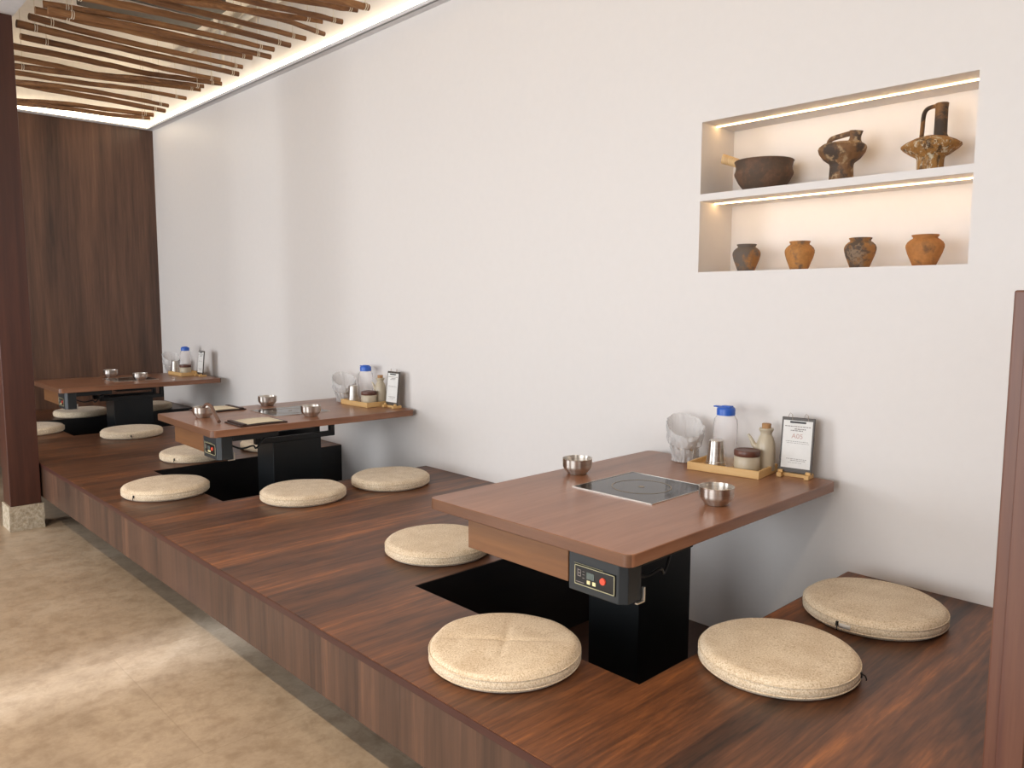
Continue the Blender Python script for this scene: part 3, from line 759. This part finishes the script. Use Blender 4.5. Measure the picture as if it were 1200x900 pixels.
for i, (z, p2) in enumerate(ST):
    lab = ('%s hanging wooden branch from the camera, under the ceiling recess' % ORD[i]) if i < 19 else ('%s hanging wooden branch, by the back wall' % ('second to last' if i == 19 else 'farthest'))
    ca = sum(x for x, _ in p2)/len(p2); yb = sum(y for _, y in p2)/len(p2)
    b = thing('hanging_branch', lab, 'branch', (ca, yb, z), 0, 'branches hung under the ceiling')
    (xa, ya), (xe, ye) = p2[0], p2[-1]
    p3 = [(x, y+.45*((ya+(ye-ya)*(x-xa)/(xe-xa))-y)) for x, y in p2]      # gently bowed
    pts = catmull([(x-ca, y-yb, .004*math.sin(5*x+i)) for x, y in p3], 10)
    r0 = random.uniform(.0175, .0215)
    n_ = len(pts)
    rr = [r0*(1.12-.28*k/n_+.10*noise.noise(Vector((k*.45, i*3.3, 0)))) for k in range(n_)]
    pts = [p+Vector((0, .004*noise.noise(Vector((k*.3, i, 4))), .003*noise.noise(Vector((k*.3, i, 9))))) for k, p in enumerate(pts)]
    MB().tube(pts, rr, 14).build('branch', M['stick'], b, smooth=True, angle=50)
    for e in (int(n_*.08)+1, n_-3):
        q = pts[e]; r = rr[e]
        s = MB().tube([q+Vector((0, 0, r)), (q.x+.002, q.y+.004, q.z+.3), (q.x, q.y, (3.495 if -1.2 < q.x+ca < -.3 and 5.66 < q.y+yb < 6.37 else 3.618)-z)], .0016, 6)
        for dx in (-.006, .006):
            s.tube([q+Vector((dx, (r+.0015)*math.cos(a), (r+.0015)*math.sin(a))) for a in [2*PI*k/16 for k in range(17)]], .0022, 6, caps=False)
        s.build('string', M['string'], b, smooth=True)

# ------------------------------------------------------------------ lights
def area(name, loc, target, sx, sy, power, col):
    l = bpy.data.lights.new(name, 'AREA'); l.shape = 'RECTANGLE'; l.size = sx; l.size_y = sy; l.energy = power; l.color = col
    o = bpy.data.objects.new(name, l); COL.objects.link(o); o.location = loc
    o.rotation_euler = (Vector(target)-Vector(loc)).to_track_quat('-Z', 'Y').to_euler(); return o
area('window_daylight', (-7.5, 7.2, 1.5), (0, 4.3, 1.0), 3.2, 2.6, 210, (.90, .95, 1.))
area('window_daylight', (-7.5, 1.2, 1.4), (0, 2.0, .9), 3.0, 2.6, 150, (.92, .96, 1.))
o = area('door_gap_daylight', (-5.6, 3.17, 1.6), (-2.0, 3.17, 0.), .16, .5, 1.1, (.80, .88, 1.)); o.data.spread = math.radians(9)
def downlight(x, y, power, col=(1, .80, .58)):
    l = bpy.data.lights.new('downlight', 'SPOT'); l.energy = power; l.color = col; l.spot_size = math.radians(115); l.spot_blend = .7; l.shadow_soft_size = .025
    o = bpy.data.objects.new('downlight', l); COL.objects.link(o); o.location = (x, y, 3.05)
for y, pw in ((-.6, 85), (1.2, 85), (2.9, 75), (4.6, 48), (6.3, 18)):
    downlight(-3.28, y, pw)
downlight(-1.9, .1, 42, (1, .84, .66))  # extra warm spot, added to brighten the near right deck, cushions and wall
wd = bpy.data.worlds.new('World'); SC.world = wd; wd.use_nodes = True
nt = wd.node_tree; bg = nt.nodes['Background']
# unseen surroundings: bright and dim bands invented so the steel bowls mirror streaks
tc = nt.nodes.new('ShaderNodeTexCoord'); sp = nt.nodes.new('ShaderNodeSeparateXYZ'); nt.links.new(tc.outputs['Generated'], sp.inputs[0])
at = N(nt, 'ShaderNodeMath', operation='ARCTAN2'); nt.links.new(sp.outputs[1], at.inputs[0]); nt.links.new(sp.outputs[0], at.inputs[1])
ml = N(nt, 'ShaderNodeMath', operation='MULTIPLY'); ml.inputs[1].default_value = 11.; nt.links.new(at.outputs[0], ml.inputs[0])
sn = N(nt, 'ShaderNodeMath', operation='SINE'); nt.links.new(ml.outputs[0], sn.inputs[0])
mr = N(nt, 'ShaderNodeMapRange'); nt.links.new(sn.outputs[0], mr.inputs[0])
mr.inputs[1].default_value = -.15; mr.inputs[2].default_value = .15; mr.inputs[3].default_value = .25; mr.inputs[4].default_value = 1.25
nt.links.new(mr.outputs[0], bg.inputs[1]); bg.inputs[0].default_value = (.94, .97, 1., 1)

# ------------------------------------------------------------------ camera
f, yaw, pitch, roll = 916.3515, .75925, .10402, .00255
cam = bpy.data.cameras.new('camera'); co = bpy.data.objects.new('camera', cam); COL.objects.link(co)
cam.sensor_fit = 'HORIZONTAL'; cam.sensor_width = 36; cam.lens = 36*f/1200; cam.clip_start = .05
D = Vector((math.sin(yaw)*math.cos(pitch), math.cos(yaw)*math.cos(pitch), -math.sin(pitch)))
r = Vector((math.cos(yaw), -math.sin(yaw), 0)); u = r.cross(D)
R = r*math.cos(roll)+u*math.sin(roll); U = -r*math.sin(roll)+u*math.cos(roll)
m3 = Matrix((R, U, -D)).transposed()
co.matrix_world = Matrix.Translation((-2.9, 0, 1.4141)) @ m3.to_4x4()
SC.camera = co
vs = SC.view_settings
SC.display_settings.display_device = 'sRGB'
vs.view_transform = 'Standard'; vs.look = 'None'; vs.gamma = 1; vs.use_curve_mapping = False; vs.exposure = .37
SC.cycles.use_denoising = True
SC.cycles.max_bounces = 8; SC.cycles.diffuse_bounces = 4; SC.cycles.transparent_max_bounces = 12
